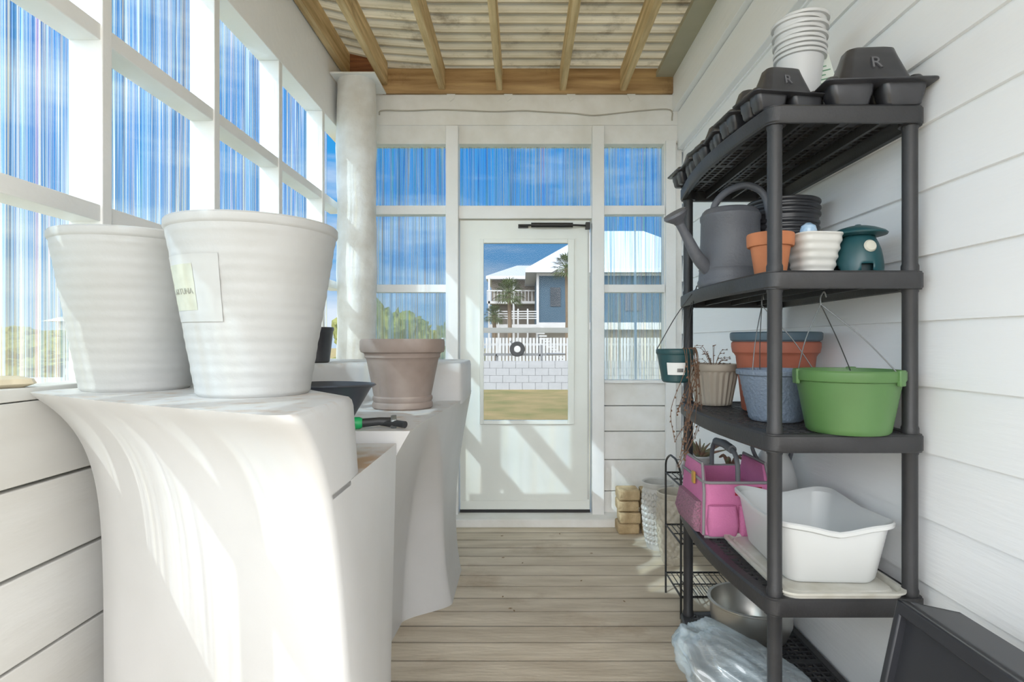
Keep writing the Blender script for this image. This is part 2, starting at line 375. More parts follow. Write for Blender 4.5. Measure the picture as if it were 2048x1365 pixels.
# ---------------- bar counters
def counter_mat():
    m=M('stained_white_plastic',(207,207,207),.45,var=.02,vs=3,c2=(200,200,199),bump=.03,bs=80)
    n=m.node_tree.nodes; l=m.node_tree.links; b=n['Principled BSDF']
    src=b.inputs['Base Color'].links[0].from_socket
    g=n.new('ShaderNodeNewGeometry')
    nz=n.new('ShaderNodeTexNoise'); nz.inputs['Scale'].default_value=9; nz.inputs['Detail'].default_value=8; l.new(g.outputs['Position'],nz.inputs['Vector'])
    ds=n.new('ShaderNodeVectorMath'); ds.operation='DISTANCE'; ds.inputs[1].default_value=(-.42,1.46,.95); l.new(g.outputs['Position'],ds.inputs[0])
    mp=n.new('ShaderNodeMapRange'); mp.inputs[1].default_value=.06; mp.inputs[2].default_value=.28; mp.inputs[3].default_value=.9; mp.inputs[4].default_value=0
    l.new(ds.outputs['Value'],mp.inputs[0])
    r=n.new('ShaderNodeValToRGB'); r.color_ramp.elements[0].position=.40; r.color_ramp.elements[1].position=.56; l.new(nz.outputs['Fac'],r.inputs[0])
    mu=n.new('ShaderNodeMath'); mu.operation='MULTIPLY'; l.new(mp.outputs[0],mu.inputs[0]); l.new(r.outputs[0],mu.inputs[1])
    n2=n.new('ShaderNodeTexNoise'); n2.inputs['Scale'].default_value=22; n2.inputs['Detail'].default_value=8; l.new(g.outputs['Position'],n2.inputs['Vector'])
    r2=n.new('ShaderNodeMapRange'); r2.inputs[1].default_value=.52; r2.inputs[2].default_value=.75; r2.inputs[3].default_value=0; r2.inputs[4].default_value=.6; l.new(n2.outputs['Fac'],r2.inputs[0])
    mxx=n.new('ShaderNodeMath'); mxx.operation='MAXIMUM'; l.new(mu.outputs[0],mxx.inputs[0]); l.new(r2.outputs[0],mxx.inputs[1])
    sn=n.new('ShaderNodeSeparateXYZ'); l.new(g.outputs['Normal'],sn.inputs[0])
    m9=n.new('ShaderNodeMath'); m9.operation='MULTIPLY'; m9.use_clamp=True; l.new(mxx.outputs[0],m9.inputs[0]); l.new(sn.outputs[2],m9.inputs[1])
    mx=n.new('ShaderNodeMixRGB'); mx.inputs[2].default_value=lin((172,132,84)); l.new(m9.outputs[0],mx.inputs[0]); l.new(src,mx.inputs[1])
    l.new(mx.outputs[0],b.inputs['Base Color']); return m
cm=counter_mat()
L=1.125
def ringA(z,ledge,e=0.0):
    d=L-z; k=1-math.exp(-d/.12)
    pts=[]
    ax=-1.25+.10*k+e; ay=1.45+.13*k
    by=.985+.17*k+e
    rx=-.385+.078*min(1,d/L)-e
    cx0=rx-.03
    pts.append((ax,ay+.08)); pts.append((ax+.002,ay+.03)); pts.append((ax+.018,ay+.002))
    n=9
    P0=Vector((cx0-.02,by+.010)); P1=Vector((rx-.004,by-.004)); P2=Vector((rx,by+.030))
    for i in range(1,n):
        t=i/n; bow=-.02*math.sin(math.pi*t)
        pts.append((ax+.018+(P0.x-ax-.018)*t, ay+.002+(P0.y-ay-.002)*t+bow))
    pts.append(tuple(P0))
    for t in (.2,.4,.6,.8,1): pts.append(tuple((1-t)**2*P0+2*t*(1-t)*P1+t*t*P2))
    pts.append((rx,max(by+.10,1.27)))
    if ledge: pts+=[(rx-.005,1.345),(-.72,1.735),(-1.15,1.738)]
    else:
        q=-.37-.02*min(1,d*1.2)
        pts+=[(rx,1.36),(q,1.735),(-1.15,1.738)]
    return [Vector((x,y,z)) for x,y in pts]
mb=MB()
mb.loft([ringA(z,False) for z in (0,.15,.3,.45,.55,.62,.68,.73,.78,.82,.86,.89,.92,.95)])
mb.loft([ringA(z,True) for z in (.94,.96,.98,1.0,1.02,1.04,1.06,1.075,1.09,1.105)]+[ringA(1.118,True,.003),ringA(1.125,True,.010)])
single('bar_counter',mb,cm,'white moulded plastic bar counter with flared raised ledge','bar counter',ang=50)
LB=1.155; LC=.985
def sst(t): t=max(0,min(1,t)); return t*t*(3-2*t)
def ringB(z):
    v=min(1,z/LC); cr=2.70-.62*v**2.6; pts=[]
    n=160
    for i in range(n+1):
        y=1.745+(3.28-1.745)*i/n
        top=-.335+.055*sst((y-1.74)/1.0)
        a=top-.255*(1-v**2.3)
        b=top-.095*(1-v)+.04*(1-v)**5-.03*math.sin(math.pi*v)
        t=sst((y-cr)/(.10+.10*(1-v)**3)+.5)
        x=a+(b-a)*t
        if y>3.2: x-= .04*((y-3.2)/.08)**2
        pts.append(Vector((x,y,z)))
    pts+=[Vector((-1.2,3.28,z)),Vector((-1.2,1.745,z))]
    return pts
mb=MB()
mb.loft([ringB(LC*i/70) for i in range(70)]+[ringB(.98),ringB(.985)])
def Lr(z,e=0): return [Vector(p+(z,)) for p in [(-1.2,1.745+e),(-.93-e,1.745+e),(-.90-e,2.45),(-.80,2.62+e),(-.70,2.65+e),(-.29,2.65+e),(-.275-e,2.67+e),(-.28-e,3.18),(-.33,3.28-e),(-1.2,3.28-e)]]
mb.loft([Lr(.97,.0),Lr(1.13,0),Lr(1.15,.004),Lr(1.155,.012)])
single('bar_counter.001',mb,cm,'white moulded plastic bar counter with raised back wall','bar counter',ang=55)

# ---------------- pots helper
def potprof(rb,rt,h,t=.006,rimh=.03,rimo=.008,wave=None,soil=None,n=14,fl=.03):
    p=[(0,0),(rb-.006,0),(rb,.006)]
    for i in range(1,n):
        q=i/n; z=.006+(h-rimh-.006)*q; r=rb+(rt-rimo-rb)*q
        if wave: r+=wave(z)
        p.append((r,z))
    p+=[(rt-rimo,h-rimh),(rt-.002,h-rimh+.003),(rt,h-rimh+.007),(rt,h-.004),(rt-.003,h),(rt-t-.001,h-.001),(rt-rimo-t,h-rimh)]
    p+=[(rb-t+.002,fl),(0,fl)]
    return p
def rip(z): return .00045*math.sin(z*2*math.pi/.026)+.0002*math.sin(z*141)
bp=potprof(.127,.193,.405,.007,.024,.005,rip,n=110)
for i,(x,y,r) in enumerate([(-1.035,1.572,.5),(-.650,1.42,0)]):
    t=thing('planter',('large white plastic planter with torn paper label on counter ledge' if i else 'large white plastic planter beside a matching one on the ledge'),'planter',(x,y,L),(0,0,r),'large white planters on the counter')
    mkobj('planter_body',MB().lathe(bp,72,mod=(lambda r,z,a:r+(.0008*math.sin(2*a+z*30)*math.sin(3*a-z*50) if .02<z<.37 and r>.1 else 0))),potw,t)
    if i:
        def patch(a0,a1,z0,z1,off):
            vs=[];fs=[];na=12;nzz=24
            for j in range(nzz+1):
                z=z0+(z1-z0)*j/nzz; r=.127+(.188-.127)*(z-.006)/.375+rip(z)*.5+off
                for k in range(na+1):
                    a=math.radians(a0+(a1-a0)*k/na); vs.append((r*math.cos(a),r*math.sin(a),z))
            for j in range(nzz):
                for k in range(na):
                    q=j*(na+1)+k; fs.append((q,q+1,q+na+2,q+na+1))
            return MB().add(vs,fs)
        mkobj('tape',patch(216,271,.17,.315,.0018),M('clear_tape',(179,180,178),.35),t,label='clear packing tape')
        mkobj('paper_label',patch(218,250,.195,.295,.0025),M('old_label',(182,183,167),.7,c2=(174,176,160),vs=30),t,label='faded yellowish paper label')
        z0=.236; rr=.127+.061*(z0-.006)/.375+.0034; ink=M('grey_ink',(152,153,142),.8)
        for ci,ch in enumerate('ARTUNA'):
            a=math.radians(224+4.4*ci)
            textpart('label_letter',ch,.018,ink,t,(rr*math.cos(a),rr*math.sin(a),z0),(math.radians(99),0,a+math.pi/2),.0004)
taupe=M('taupe_clay_plastic',(152,136,127),.6,var=.05,c2=(134,118,109),vs=9)
p3=[(0,0),(.118,0),(.124,.006),(.124,.02),(.119,.028),(.123,.036),(.123,.046),(.118,.052),(.146,.19),(.149,.2),(.155,.205),(.155,.215),(.158,.222),(.170,.226),(.174,.236),(.174,.268),(.169,.278),(.160,.278),(.154,.262),(.112,.04),(0,.04)]
single('plant_pot',MB().lathe([(r*.97,z) for r,z in p3],56),taupe,'taupe classic rimmed plant pot standing on the counter','plant pot',(-.485,2.37,LC))
single('nursery_pot',MB().lathe(potprof(.07,.09,.165,.003,.02,.004),36),blackt,'small black nursery pot on the raised counter back','plant pot',(-.97,2.72,LB))
def fan(r,z,a): return r*(1+.45*max(0,math.cos(a))**3)
b=single('funnel_bowl',MB().lathe([(0,0),(.07,0),(.075,.01),(.10,.06),(.13,.12),(.145,.13),(.14,.134),(.125,.12),(.07,.02),(0,.02)],40,mod=fan),M('dark_grey_plastic',(62,66,74),.35),'dark grey plastic bowl with pouring lip on the counter','bowl',(-.635,1.86,LC),(0,0,math.radians(-8)))
b.scale=(.82,.82,1.0)
t=thing('hose_nozzle','green and black garden hose nozzle lying on the counter','hose nozzle',(-.49,1.79,LC+.018),(0,0,math.radians(12))); t.scale=(.85,.85,.85)
mkobj('nozzle_head',MB().lathe([(0,0),(.017,0),(.022,.01),(.022,.04),(.016,.05),(.012,.08),(0,.08)],20,mt=Matrix.Rotation(math.radians(-90),4,'Y')),M('green_plastic',(20,160,90),.4),t)
mkobj('nozzle_body',MB().tube([(0,0,0),(.06,0,.004),(.10,0,0)],[.016,.015,.018],14),M('black_rubber',(44,46,48),.5),t)
mkobj('nozzle_grip',MB().tube([(.06,0,0),(.12,-.02,-.002),(.15,-.05,-.004)],[.010,.012,.013],12),M('black_rubber_grip',(44,46,48),.5),t)
mkobj('nozzle_dial',MB().lathe([(0,0),(.024,0),(.026,.006),(.026,.02),(0,.022)],18,mt=Matrix.Translation((.10,0,0))@Matrix.Rotation(math.radians(90),4,'Y')),M('grey_metal',(120,125,125),.3,metal=.6),t)
mb=MB().lathe([(0,0),(.03,0),(.05,.01),(.045,.022),(.02,.03),(0,.03)],20,mod=lambda r,z,a:r*(1+.25*math.sin(3*a)))
single('seashell',mb,M('shell',(205,192,165),.5),'pale seashell resting on the window sill','seashell',(-1.30,1.47,1.135))

# ---------------- shelving unit
SX0,SX1,SY0,SY1=.667,1.106,1.588,2.50
tiers=[.10,.55,.998,1.446,1.898]
shelf=thing('shelving_unit','charcoal plastic five-tier shelving unit against the white siding','shelving unit',(.887,2.044,0))
ox,oy=.887,2.044
def outline(z,e):
    pts=[]; r=.035
    x0,x1,y0,y1=SX0+e,SX1-e,SY0+e,SY1-e
    for (cx,cy,a0) in [(x1-r,y1-r,0),(x0+r,y1-r,90)]:
        for k in range(5):
            a=math.radians(a0+22.5*k); pts.append((cx+r*math.cos(a),cy+r*math.sin(a)))
    for k in range(1,12):
        t=k/12; pts.append((x0-.035*math.sin(math.pi*t),y1-r-(y1-y0-2*r)*t))
    for (cx,cy,a0) in [(x0+r,y0+r,180),(x1-r,y0+r,270)]:
        for k in range(5):
            a=math.radians(a0+22.5*k); pts.append((cx+r*math.cos(a),cy+r*math.sin(a)))
    return [Vector((x-ox,y-oy,z)) for x,y in pts]
PX=[.699,1.074]; PY=[1.622,2.468]
for zt in tiers:
    mb=MB()
    mb.loft([outline(zt-.050,.004),outline(zt-.044,0),outline(zt-.006,0),outline(zt,.006),outline(zt,.03),outline(zt-.012,.034),outline(zt-.03,.02),outline(zt-.048,.018)],loop=True)
    x0,x1,y0,y1=SX0-ox+.02,SX1-ox-.02,SY0-oy+.02,SY1-oy-.02
    x=x0-.02
    while x<x1:
        ya=.0 if x>x0-.001 else .25
        mb.box(x,x+.009,y0+ya,y1-ya,zt-.014,zt-.004); x+=.031
    y=y0; i=0
    while y<y1:
        w=.03 if i%6==3 else .008
        mb.box(x0-.028*math.sin(math.pi*(y-y0)/(y1-y0)),x1,y,y+w,zt-.013,zt-.003); y+=.030+(.02 if w>.02 else 0); i+=1
    for xr in (-.11,0.0,.11): mb.box(xr-.004,xr+.004,y0,y1,zt-.04,zt-.012)
    for px in PX:
        for py in PY: mb.lathe([(.029,zt-.05),(.029,zt-.001)],16,c=(px-ox,py-oy,0))
    mkobj('shelf_tier',mb,blackp,shelf)
for px in PX:
    for py in PY:
        pr=[(0,0),(.022,0)]
        for i,zt in enumerate(tiers):
            if i<4: pr+=[(.0195,zt-.05+.001),(.022,zt),(.022,zt+.015),(.0195,zt+.022),(.0195,tiers[i+1]-.06),(.0215,tiers[i+1]-.056),(.0215,tiers[i+1]-.05)]
        pr+=[(.022,1.889),(0,1.892)]
        mkobj('post',MB().lathe(pr,20,c=(px-ox,py-oy,0)),blackp,shelf)

T1=tiers[4]; T2=tiers[3]; T3=tiers[2]; T4=tiers[1]; T5=tiers[0]
Rm_=M('embossed_plastic',(90,90,94),.4)
def carrier(loc,rot,sc,label):
    t=thing('seedling_carrier',label,'plant carrier',loc,rot,'black moulded plant carriers on the top shelf'); t.scale=(sc,sc,sc)
    mb=MB()
    for cx in (-.075,.075):
        for cy in (-.037,.037) :
            mb.loft([rrect(.098,.052,.016,0,cx,cy),rrect(.108,.06,.018,.006,cx,cy),rrect(.118,.068,.02,.03,cx,cy),rrect(.124,.07,.02,.034,cx,cy),rrect(.132,.073,.02,.066,cx,cy)])
    mb.loft([rrect(.315,.185,.02,.062),rrect(.325,.195,.022,.065),rrect(.325,.195,.022,.068),rrect(.30,.17,.02,.073)])
    mb.loft([rrect(.22,.14,.03,.070),rrect(.20,.125,.03,.095),rrect(.155,.085,.025,.16),rrect(.14,.07,.022,.185),rrect(.11,.05,.02,.192)])
    mb.loft([rrect(.05,.14,.02,.07,-.125),rrect(.03,.10,.012,.095,-.12)]); mb.loft([rrect(.05,.14,.02,.07,.125),rrect(.03,.10,.012,.095,.12)])
    mkobj('carrier_body',mb,blackt,t,ang=50)
    textpart('letter','R',.055,Rm_,t,(.0,-.0535,.130),(math.radians(73),0,0),.003)
    return t
c0=carrier((.975,1.655,T1),(0,0,math.radians(-4)),.92,'black moulded plant carrier with raised R at the shelf end')
c1=carrier((.745,1.69,T1),(0,0,math.radians(8)),.72,'black moulded plant carrier with raised R on the aisle edge')
for k in range(1,6):
    clone(c1,loc=(.745-.006*(k%2)*2,1.69+.147*k,T1),rot=(0,0,math.radians([4,-5,7,-2,3][k-1])),label='black moulded plant carrier in a row along the shelf edge')
clone(c1,loc=(.935,1.93,T1),rot=(0,0,0),scale=(.6,.6,.6),label='black moulded plant carrier under the stack of white pots')
g='stacked white pots on the top shelf'
bz=T1+.192*.6
wpm=M('white_pot_plastic',(210,210,210),.4,var=.02)
pm=MB().lathe([(0,0),(.05,0),(.052,.004),(.071,.155),(.0715,.163),(.080,.164),(.0815,.168),(.0815,.172),(.079,.174),(.074,.172),(.069,.155),(.050,.008),(0,.008)],44)
w0=single('plant_pot.001',pm,wpm,'thin white plastic pot in a nested stack','plant pot',(.915,1.93,bz),group=g)
for k in range(1,9):
    c=w0.copy(); c.name='plant_pot'; c.location=(.915+.0012*k*(-1)**k,1.93,bz+.0155*k); COL.objects.link(c)
t=thing('plant_tag','printed white and green plant tag leaning by the pots','plant tag',(1.03,1.90,T1+.06),(math.radians(-4),math.radians(-14),0))
mkobj('tag_card',MB().box(-.03,.03,-.001,.001,0,.24),M('card',(216,222,212),.5),t)
mb=MB()
for k in range(9): mb.box(-.022,.022-.01*(k%3),-.0018,-.001,.10+.014*k,.104+.014*k)
mkobj('printed_lines',mb,M('green_ink',(96,140,110),.6),t)

# --- tier 2
grayp=M('grey_plastic',(92,94,100),.5,var=.05,c2=(82,84,90),bump=.2,bs=120)
t=thing('watering_can','grey plastic watering can with long spout and looped handle','watering can',(.745,2.10,T2))
mkobj('can_body',MB().lathe([(0,0),(.108,0),(.113,.008),(.113,.02),(.109,.03),(.107,.06),(.109,.064),(.107,.068),(.104,.12),(.101,.235),(.104,.242),(.104,.255),(.099,.262),(.096,.27),(.088,.278),(.05,.285),(0,.287)],48),grayp,t)
mkobj('spout',MB().tube(spline([(-.07,-.02,.05),(-.13,-.05,.10),(-.175,-.07,.17),(-.205,-.085,.215)],5),[.026,.026,.025,.024,.023,.022,.021,.020,.019,.018,.017,.016,.015,.015,.015,.015][:16],16),grayp,t)
rm=Matrix.Translation((-.20,-.082,.21))@Vector((-.45,-.2,.75)).to_track_quat('Z','Y').to_matrix().to_4x4()
mkobj('sprinkler_rose',MB().lathe([(0,0),(.015,0),(.02,.012),(.04,.032),(.043,.038),(.04,.046),(0,.052)],28,mt=rm),grayp,t)
hp=spline([(-.07,-.01,.24),(-.055,-.01,.30),(-.01,-.01,.345),(.055,-.01,.365),(.115,-.01,.335),(.135,-.01,.26),(.13,-.01,.17),(.105,-.01,.10)],6)
mb=MB(); mb.tube(hp,.0125,12)
mkobj('handle',mb,grayp,t)
g='nested black nursery pots on the second shelf'
b0=single('nursery_pot.001',MB().lathe(potprof(.10,.128,.2,.003,.016,.007,fl=.006),44),blackt,'black nursery pot in a nested stack','plant pot',(.962,2.17,T2),group=g)
for k,dz in enumerate([.022,.044,.075,.098,.121]):
    c=b0.copy(); c.name='nursery_pot'; c.location=(.962+(.004 if k>1 else 0),2.17,T2+dz); COL.objects.link(c)
terra=M('terracotta',(190,120,80),.8,var=.06,vs=10,c2=(174,106,70))
single('terracotta_pot',MB().lathe([(0,0),(.042,0),(.044,.004),(.056,.085),(.064,.086),(.066,.09),(.067,.12),(.065,.124),(.058,.124),(.05,.09),(.038,.02),(0,.02)],40),terra,'small orange terracotta pot on the second shelf','plant pot',(.735,1.735,T2))
mb=MB(); rg=[]
rg.append(rrect(.09,.09,.03,0))
for k in range(40):
    z=.004+.112*k/39; w=.098+.036*(k/39)+.0028*math.sin(z*2*math.pi/.024)
    rg.append(rrect(w,w,.034,z))
rg+=[rrect(.138,.138,.034,.120),rrect(.136,.136,.034,.124),rrect(.124,.124,.03,.122),rrect(.10,.10,.03,.05),rrect(.09,.09,.03,.02)]
mb.loft(rg)
single('ceramic_pot',mb,M('white_ceramic',(206,205,200),.35),'small tapered white rippled ceramic pot','plant pot',(.868,1.75,T2),(0,0,math.radians(6)),ang=40)
single('bulb_waterer',MB().lathe([(0,0),(.01,0),(.01,.085),(.014,.09),(.022,.105),(.024,.118),(.02,.132),(.008,.141),(0,.142)],24),M('pale_blue_glass',(205,225,235),.1,c2=(60,130,190),vs=30),'small pale blue glass watering bulb in the white pot','watering bulb',(.855,1.75,T2+.02))
teal=M('teal_plastic',(32,74,80),.35,var=.08)
t=thing('insect_trap','teal dome-topped plastic insect trap with white knob','insect trap',(.995,1.735,T2))
mb=MB(); seg=64; pr=[(.066,0),(.066,.01),(.067,.02),(.067,.03),(.066,.04),(.064,.055),(.060,.075),(.053,.095),(.046,.110),(.042,.120)]
vs=[];fs=[]
for r,z in pr:
    for j in range(seg): a=2*math.pi*j/seg; vs.append((r*math.cos(a),r*math.sin(a),z))
for i in range(len(pr)-1):
    for j in range(seg):
        am=360*(j+.5)/seg; zm=(pr[i][1]+pr[i+1][1])/2
        dd=min(abs(((am-c+180)%360)-180) for c in (0,90,180,270-8))
        if zm<.03 and dd<18*math.sqrt(max(0,1-(zm/.036)**2)): continue
        k=(j+1)%seg; fs.append((i*seg+j,i*seg+k,(i+1)*seg+k,(i+1)*seg+j))
mb.add(vs,fs)
o=mkobj('trap_body',mb,teal,t); sm=o.modifiers.new('thick','SOLIDIFY'); sm.thickness=.003
mkobj('inner_cone',MB().lathe([(0,.0),(.05,.0),(.05,.03),(.0,.05)],24),M('dark_teal',(16,40,44),.6),t)
mkobj('lid',MB().lathe([(0,.116),(.06,.116),(.076,.12),(.078,.124),(.072,.130),(.05,.140),(.03,.146),(.01,.148),(.008,.152),(0,.152)],40),teal,t)
mkobj('knob',MB().lathe([(0,0),(.017,0),(.018,.004),(.014,.009),(0,.010)],24,mt=Matrix.Translation((.0,-.058,.080))@Matrix.Rotation(math.radians(80),4,'X')),M('cream_knob',(198,196,182),.4),t)

# --- tier 3
def basket(name,label,loc,rb,rt,h,mat,hook,rot=0,rimh=.03,wave=None,mod=None):
    t=thing(name,label,'hanging basket',loc,(0,0,rot))
    mkobj('basket_body',MB().lathe(potprof(rb,rt,h,.004,rimh,.010,wave),56,mod=mod),mat,t)
    if hook:
        mb=MB(); hx,hy,hz=hook
        for a in (160,285,40):
            a=math.radians(a); p=(math.cos(a)*(rt-.004),math.sin(a)*(rt-.004),h-.012)
            m=((p[0]*.55+hx*.45)*1.05,(p[1]*.55+hy*.45)*1.05,p[2]*.5+hz*.5)
            mb.tube(spline([p,m,(hx,hy,hz)],6),.0016,6)
        mb.tube(spline([(hx,hy,hz),(hx,hy,hz+.02),(hx+.012,hy,hz+.035),(hx+.02,hy,hz+.02)],4),.002,6)
        mkobj('wire_hanger',mb,steel,t)
    return t
green=M('green_plastic_basket',(80,118,66),.45,var=.04,c2=(72,108,58))
t=basket('hanging_basket','large green plastic hanging basket with wire hanger',(.922,1.660,T3),.108,.143,.175,green,(-.075,.02,.36),.3,rimh=.032)
for k in range(3):
    a=math.radians([160,285,40][k]); mb=MB().box(-.014,.014,-.004,.008,.135,.178,Matrix.Rotation(a-math.pi/2,4,'Z')@Matrix.Translation((0,.14,0)))
    mkobj('hanger_tab',mb,green,t,bevel=.003)
bluegr=M('blue_grey_plastic',(108,121,138),.5,var=.04,bump=.6,bs=90)
def weave(r,z,a): return r+(.0022*math.sin(a*40)*math.sin(z*2*math.pi/.018) if .01<z<.13 and r>.07 else 0)
basket('hanging_basket.001','blue-grey woven-texture plastic hanging basket',(.822,1.90,T3),.082,.122,.165,bluegr,(-.045,.03,.37),.9,mod=weave,rimh=.02)
orange=M('orange_brown_plastic',(168,94,70),.6,var=.06,c2=(152,84,64))
single('plant_pot.002',MB().lathe([(0,0),(.112,0),(.117,.006),(.138,.2),(.144,.21),(.150,.215),(.154,.235),(.154,.25),(.149,.254),(.143,.25),(.11,.08),(0,.08)],48),orange,'wide terracotta-coloured plastic pot on the third shelf','plant pot',(.935,2.165,T3))
single('plant_pot.003',MB().lathe([(0,.09),(.09,.09),(.105,.1),(.139,.24),(.150,.256),(.157,.26),(.159,.272),(.159,.285),(.154,.289),(.146,.286),(.10,.11),(0,.11)],48),M('slate_plastic',(74,94,106),.45),'slate blue plastic pot nested in the terracotta one','plant pot',(.935,2.165,T3))
beige=M('beige_plastic',(172,163,148),.55,var=.05)
def flute(r,z,a): return r*(1+.03*math.sin(a*24)) if (z<.128 and r>.06) else r
t=thing('potted_plant','fluted beige pot with dried leggy plant','potted plant',(.775,2.375,T3))
mkobj('pot',MB().lathe(potprof(.07,.10,.165,.005,.03,.006,fl=.13),120,mod=flute),beige,t)
mb=MB(); 
for k in range(20):
    a=random.uniform(0,6.28); r=random.uniform(.06,.15); h=random.uniform(.02,.10)
    ex=r*math.cos(a); ey=r*math.sin(a)*.6
    if ex>.08: ex=.08
    p=spline([(0,0,.13),(ex*.5,ey*.5,.14+h*.9),(ex,ey,.14+h)],5); mb.tube(p,.0010,5)
    for q in p[3::3]:
        d=.006; mb.quad(q,q+Vector((d,0,.003)),q+Vector((d,.003,d*.8)),q+Vector((0,.002,d*.6)))
mkobj('dry_stems',mb,M('dry_stem',(120,104,84),.8,c2=(120,86,72)),t)
t=thing('hanging_pot','small teal hanging pot with trailing dried vine and white label','hanging pot',(.575,2.20,1.10))
mkobj('pot',MB().lathe(potprof(.05,.072,.125,.003,.022,.005,fl=.09),40),M('dark_teal_plastic',(34,68,72),.4),t)
mb=MB()
for a in (170,290,50):
    a=math.radians(a); p=(math.cos(a)*.07,math.sin(a)*.07,.12); mb.tube(spline([p,((p[0]+.08)*.45,(p[1])*.6,.25),(.078,0,.352)],5),.0018,6)
mb.tube(spline([(.078,0,.352),(.082,0,.362),(.10,0,.356)],4),.002,6)
mkobj('wire_hanger',mb,blackm,t)
vs=[];fs=[]
for j in range(9):
    a=math.radians(228+60*j/8)
    for z,r in ((.03,.0595),(.075,.0670)): vs.append((r*math.cos(a),r*math.sin(a),z))
    if j<8: fs.append((2*j,2*j+2,2*j+3,2*j+1))
mkobj('paper_label',MB().add(vs,fs),M('white_label',(212,214,212),.6),t,label='white sticker with barcode')
mb=MB()
for k in range(14):
    a=math.radians(262+1.5*k); mb.tube([(.0622*math.cos(a),.0622*math.sin(a),.040),(.0640*math.cos(a),.0640*math.sin(a),.054)],.0004 if k%3 else .0007,4)
mkobj('barcode',mb,blackm,t)
mb=MB()
for k in range(14):
    a=random.uniform(-1.75,.5); x,y=.07*math.cos(a),.07*math.sin(a); ln=random.uniform(.15,.40)
    p=spline([(x*.6,y*.6,.10),(x*1.05,y*1.05,.128),(x*1.2,y*1.2,.05),(x*1.2+random.uniform(-.05,.02),y*1.1,.05-ln*.5),(x*1.1+random.uniform(-.07,.0),y,.08-ln)],6)
    mb.tube(p,.0012,5)
    for q in p[10:]:
        d=random.uniform(-.008,.008); mb.quad(q,q+Vector((d,0,-.004)),q+Vector((d,.003,-.010)),q+Vector((0,.002,-.009)))
mkobj('dried_vine',mb,M('dried_vine',(104,78,60),.8),t)

# --- tier 4
def tubloft(w,d,h,wall=.004,taper=.03,r=.05,lip=.012):
    rg=[rrect(w-taper*2-.02,d-taper*2-.02,r,0),rrect(w-taper*2,d-taper*2,r,.01),rrect(w-.012,d-.012,r,h-.02)]
    rg+=[rrect(w-.008,d-.008,r,h-.008),rrect(w+lip,d+lip,r+.006,h-.006),rrect(w+lip,d+lip,r+.006,h),rrect(w-.012,d-.012,r,h),rrect(w-.024,d-.024,r,h-.02),rrect(w-taper*2-.01,d-taper*2-.01,r,.014)]
    return MB().loft(rg)
def tubloft2(w,d,h):
    def ring(ww,dd,r,z,wob=1):
        base=rrect(ww,dd,r,z,n=6); out=[]
        for i,p in enumerate(base):
            q=base[(i+1)%len(base)]
            out.append(p.copy())
            for s in range(1,8):
                if (q-p).length>.1: out.append(p+(q-p)*s/8)
        for p in out:
            if wob: p.z+=.012*(abs(p.x)/(w/2))*(abs(p.y)/(d/2))-.014*math.exp(-(p.x/.07)**2)
        return out
    return MB().loft([ring(w-.08,d-.08,.04,0,0),ring(w-.06,d-.06,.05,.012,0),ring(w-.014,d-.014,.05,h-.018),ring(w+.012,d+.012,.055,h-.012),ring(w+.014,d+.014,.055,h-.002),ring(w+.004,d+.004,.05,h+.002),ring(w-.02,d-.02,.05,h-.01),ring(w-.07,d-.07,.045,.016,0)])
tubm=M('white_tub_plastic',(208,210,209),.4,var=.015)
single('serving_tray',tubloft(.345,.50,.018,taper=.02,r=.04,lip=.01),M('old_white_tray',(198,197,190),.4,c2=(174,170,156),vs=12),'shallow white plastic tray under the wash tub','tray',(.885,1.84,T4))
single('wash_tub',tubloft2(.325,.43,.168),tubm,'deep white plastic wash tub on the fourth shelf','tub',(.893,1.84,T4+.016),(0,0,math.radians(-3)))
pink=M('pink_canvas',(206,120,164),.85,var=.05,bump=.3,bs=150,c2=(190,106,150))
greyf=M('grey_binding',(132,128,130),.7)
t=thing('tool_bag','pink fabric garden tool bag with grey trim','tool bag',(.775,2.25,T4))
def br(w,d,z,r=.025): return rrect(w,d,r,z)
mkobj('bag_body',MB().loft([br(.245,.30,0),br(.255,.31,.01),br(.25,.305,.10),br(.24,.30,.17),br(.235,.295,.195),br(.225,.285,.195),br(.225,.285,.03)]),pink,t)
for sx in (-1,1):
    x=sx*.112; mb2=MB()
    mb2.add([(x-.006,-.14,.15),(x-.006,.14,.15),(x-.006,.10,.25),(x-.006,-.10,.25),(x+.006,-.14,.15),(x+.006,.14,.15),(x+.006,.10,.25),(x+.006,-.10,.25)],[(0,1,2,3),(7,6,5,4),(0,4,5,1),(1,5,6,2),(2,6,7,3),(3,7,4,0)])
    mkobj('end_panel',mb2,pink,t,bevel=.004)
mb=MB(); mb.tube([p for p in br(.242,.302,.195)]+[br(.242,.302,.195)[0]],.0055,8)
for sx in (-1,1): mb.tube([(sx*.126,-.152,.01),(sx*.122,-.147,.16),(sx*.115,-.105,.255),(sx*.115,.105,.255),(sx*.12,.145,.16)],.0055,8)
mb.tube([(.125*c,-.157,.003) for c in (-1,-.5,0,.5,1)],.0055,8)
mkobj('binding',mb,greyf,t)
for cx,w in ((-.06,.10),(.055,.11)):
    mkobj('pocket',MB().loft([rrect(w,.03,.012,.008,cx,-.155),rrect(w+.012,.055,.02,.05,cx,-.16),rrect(w,.035,.015,.115,cx,-.155),rrect(w-.02,.02,.008,.118,cx,-.152)]),pink,t)
mkobj('mesh_pocket',MB().loft([rrect(.03,.24,.012,.01,-.13,0),rrect(.05,.25,.02,.05,-.135,0),rrect(.03,.24,.012,.12,-.128,0)]),M('pink_mesh',(180,120,145),.8,bump=1,bs=200,c2=(126,100,112),vs=150),t)
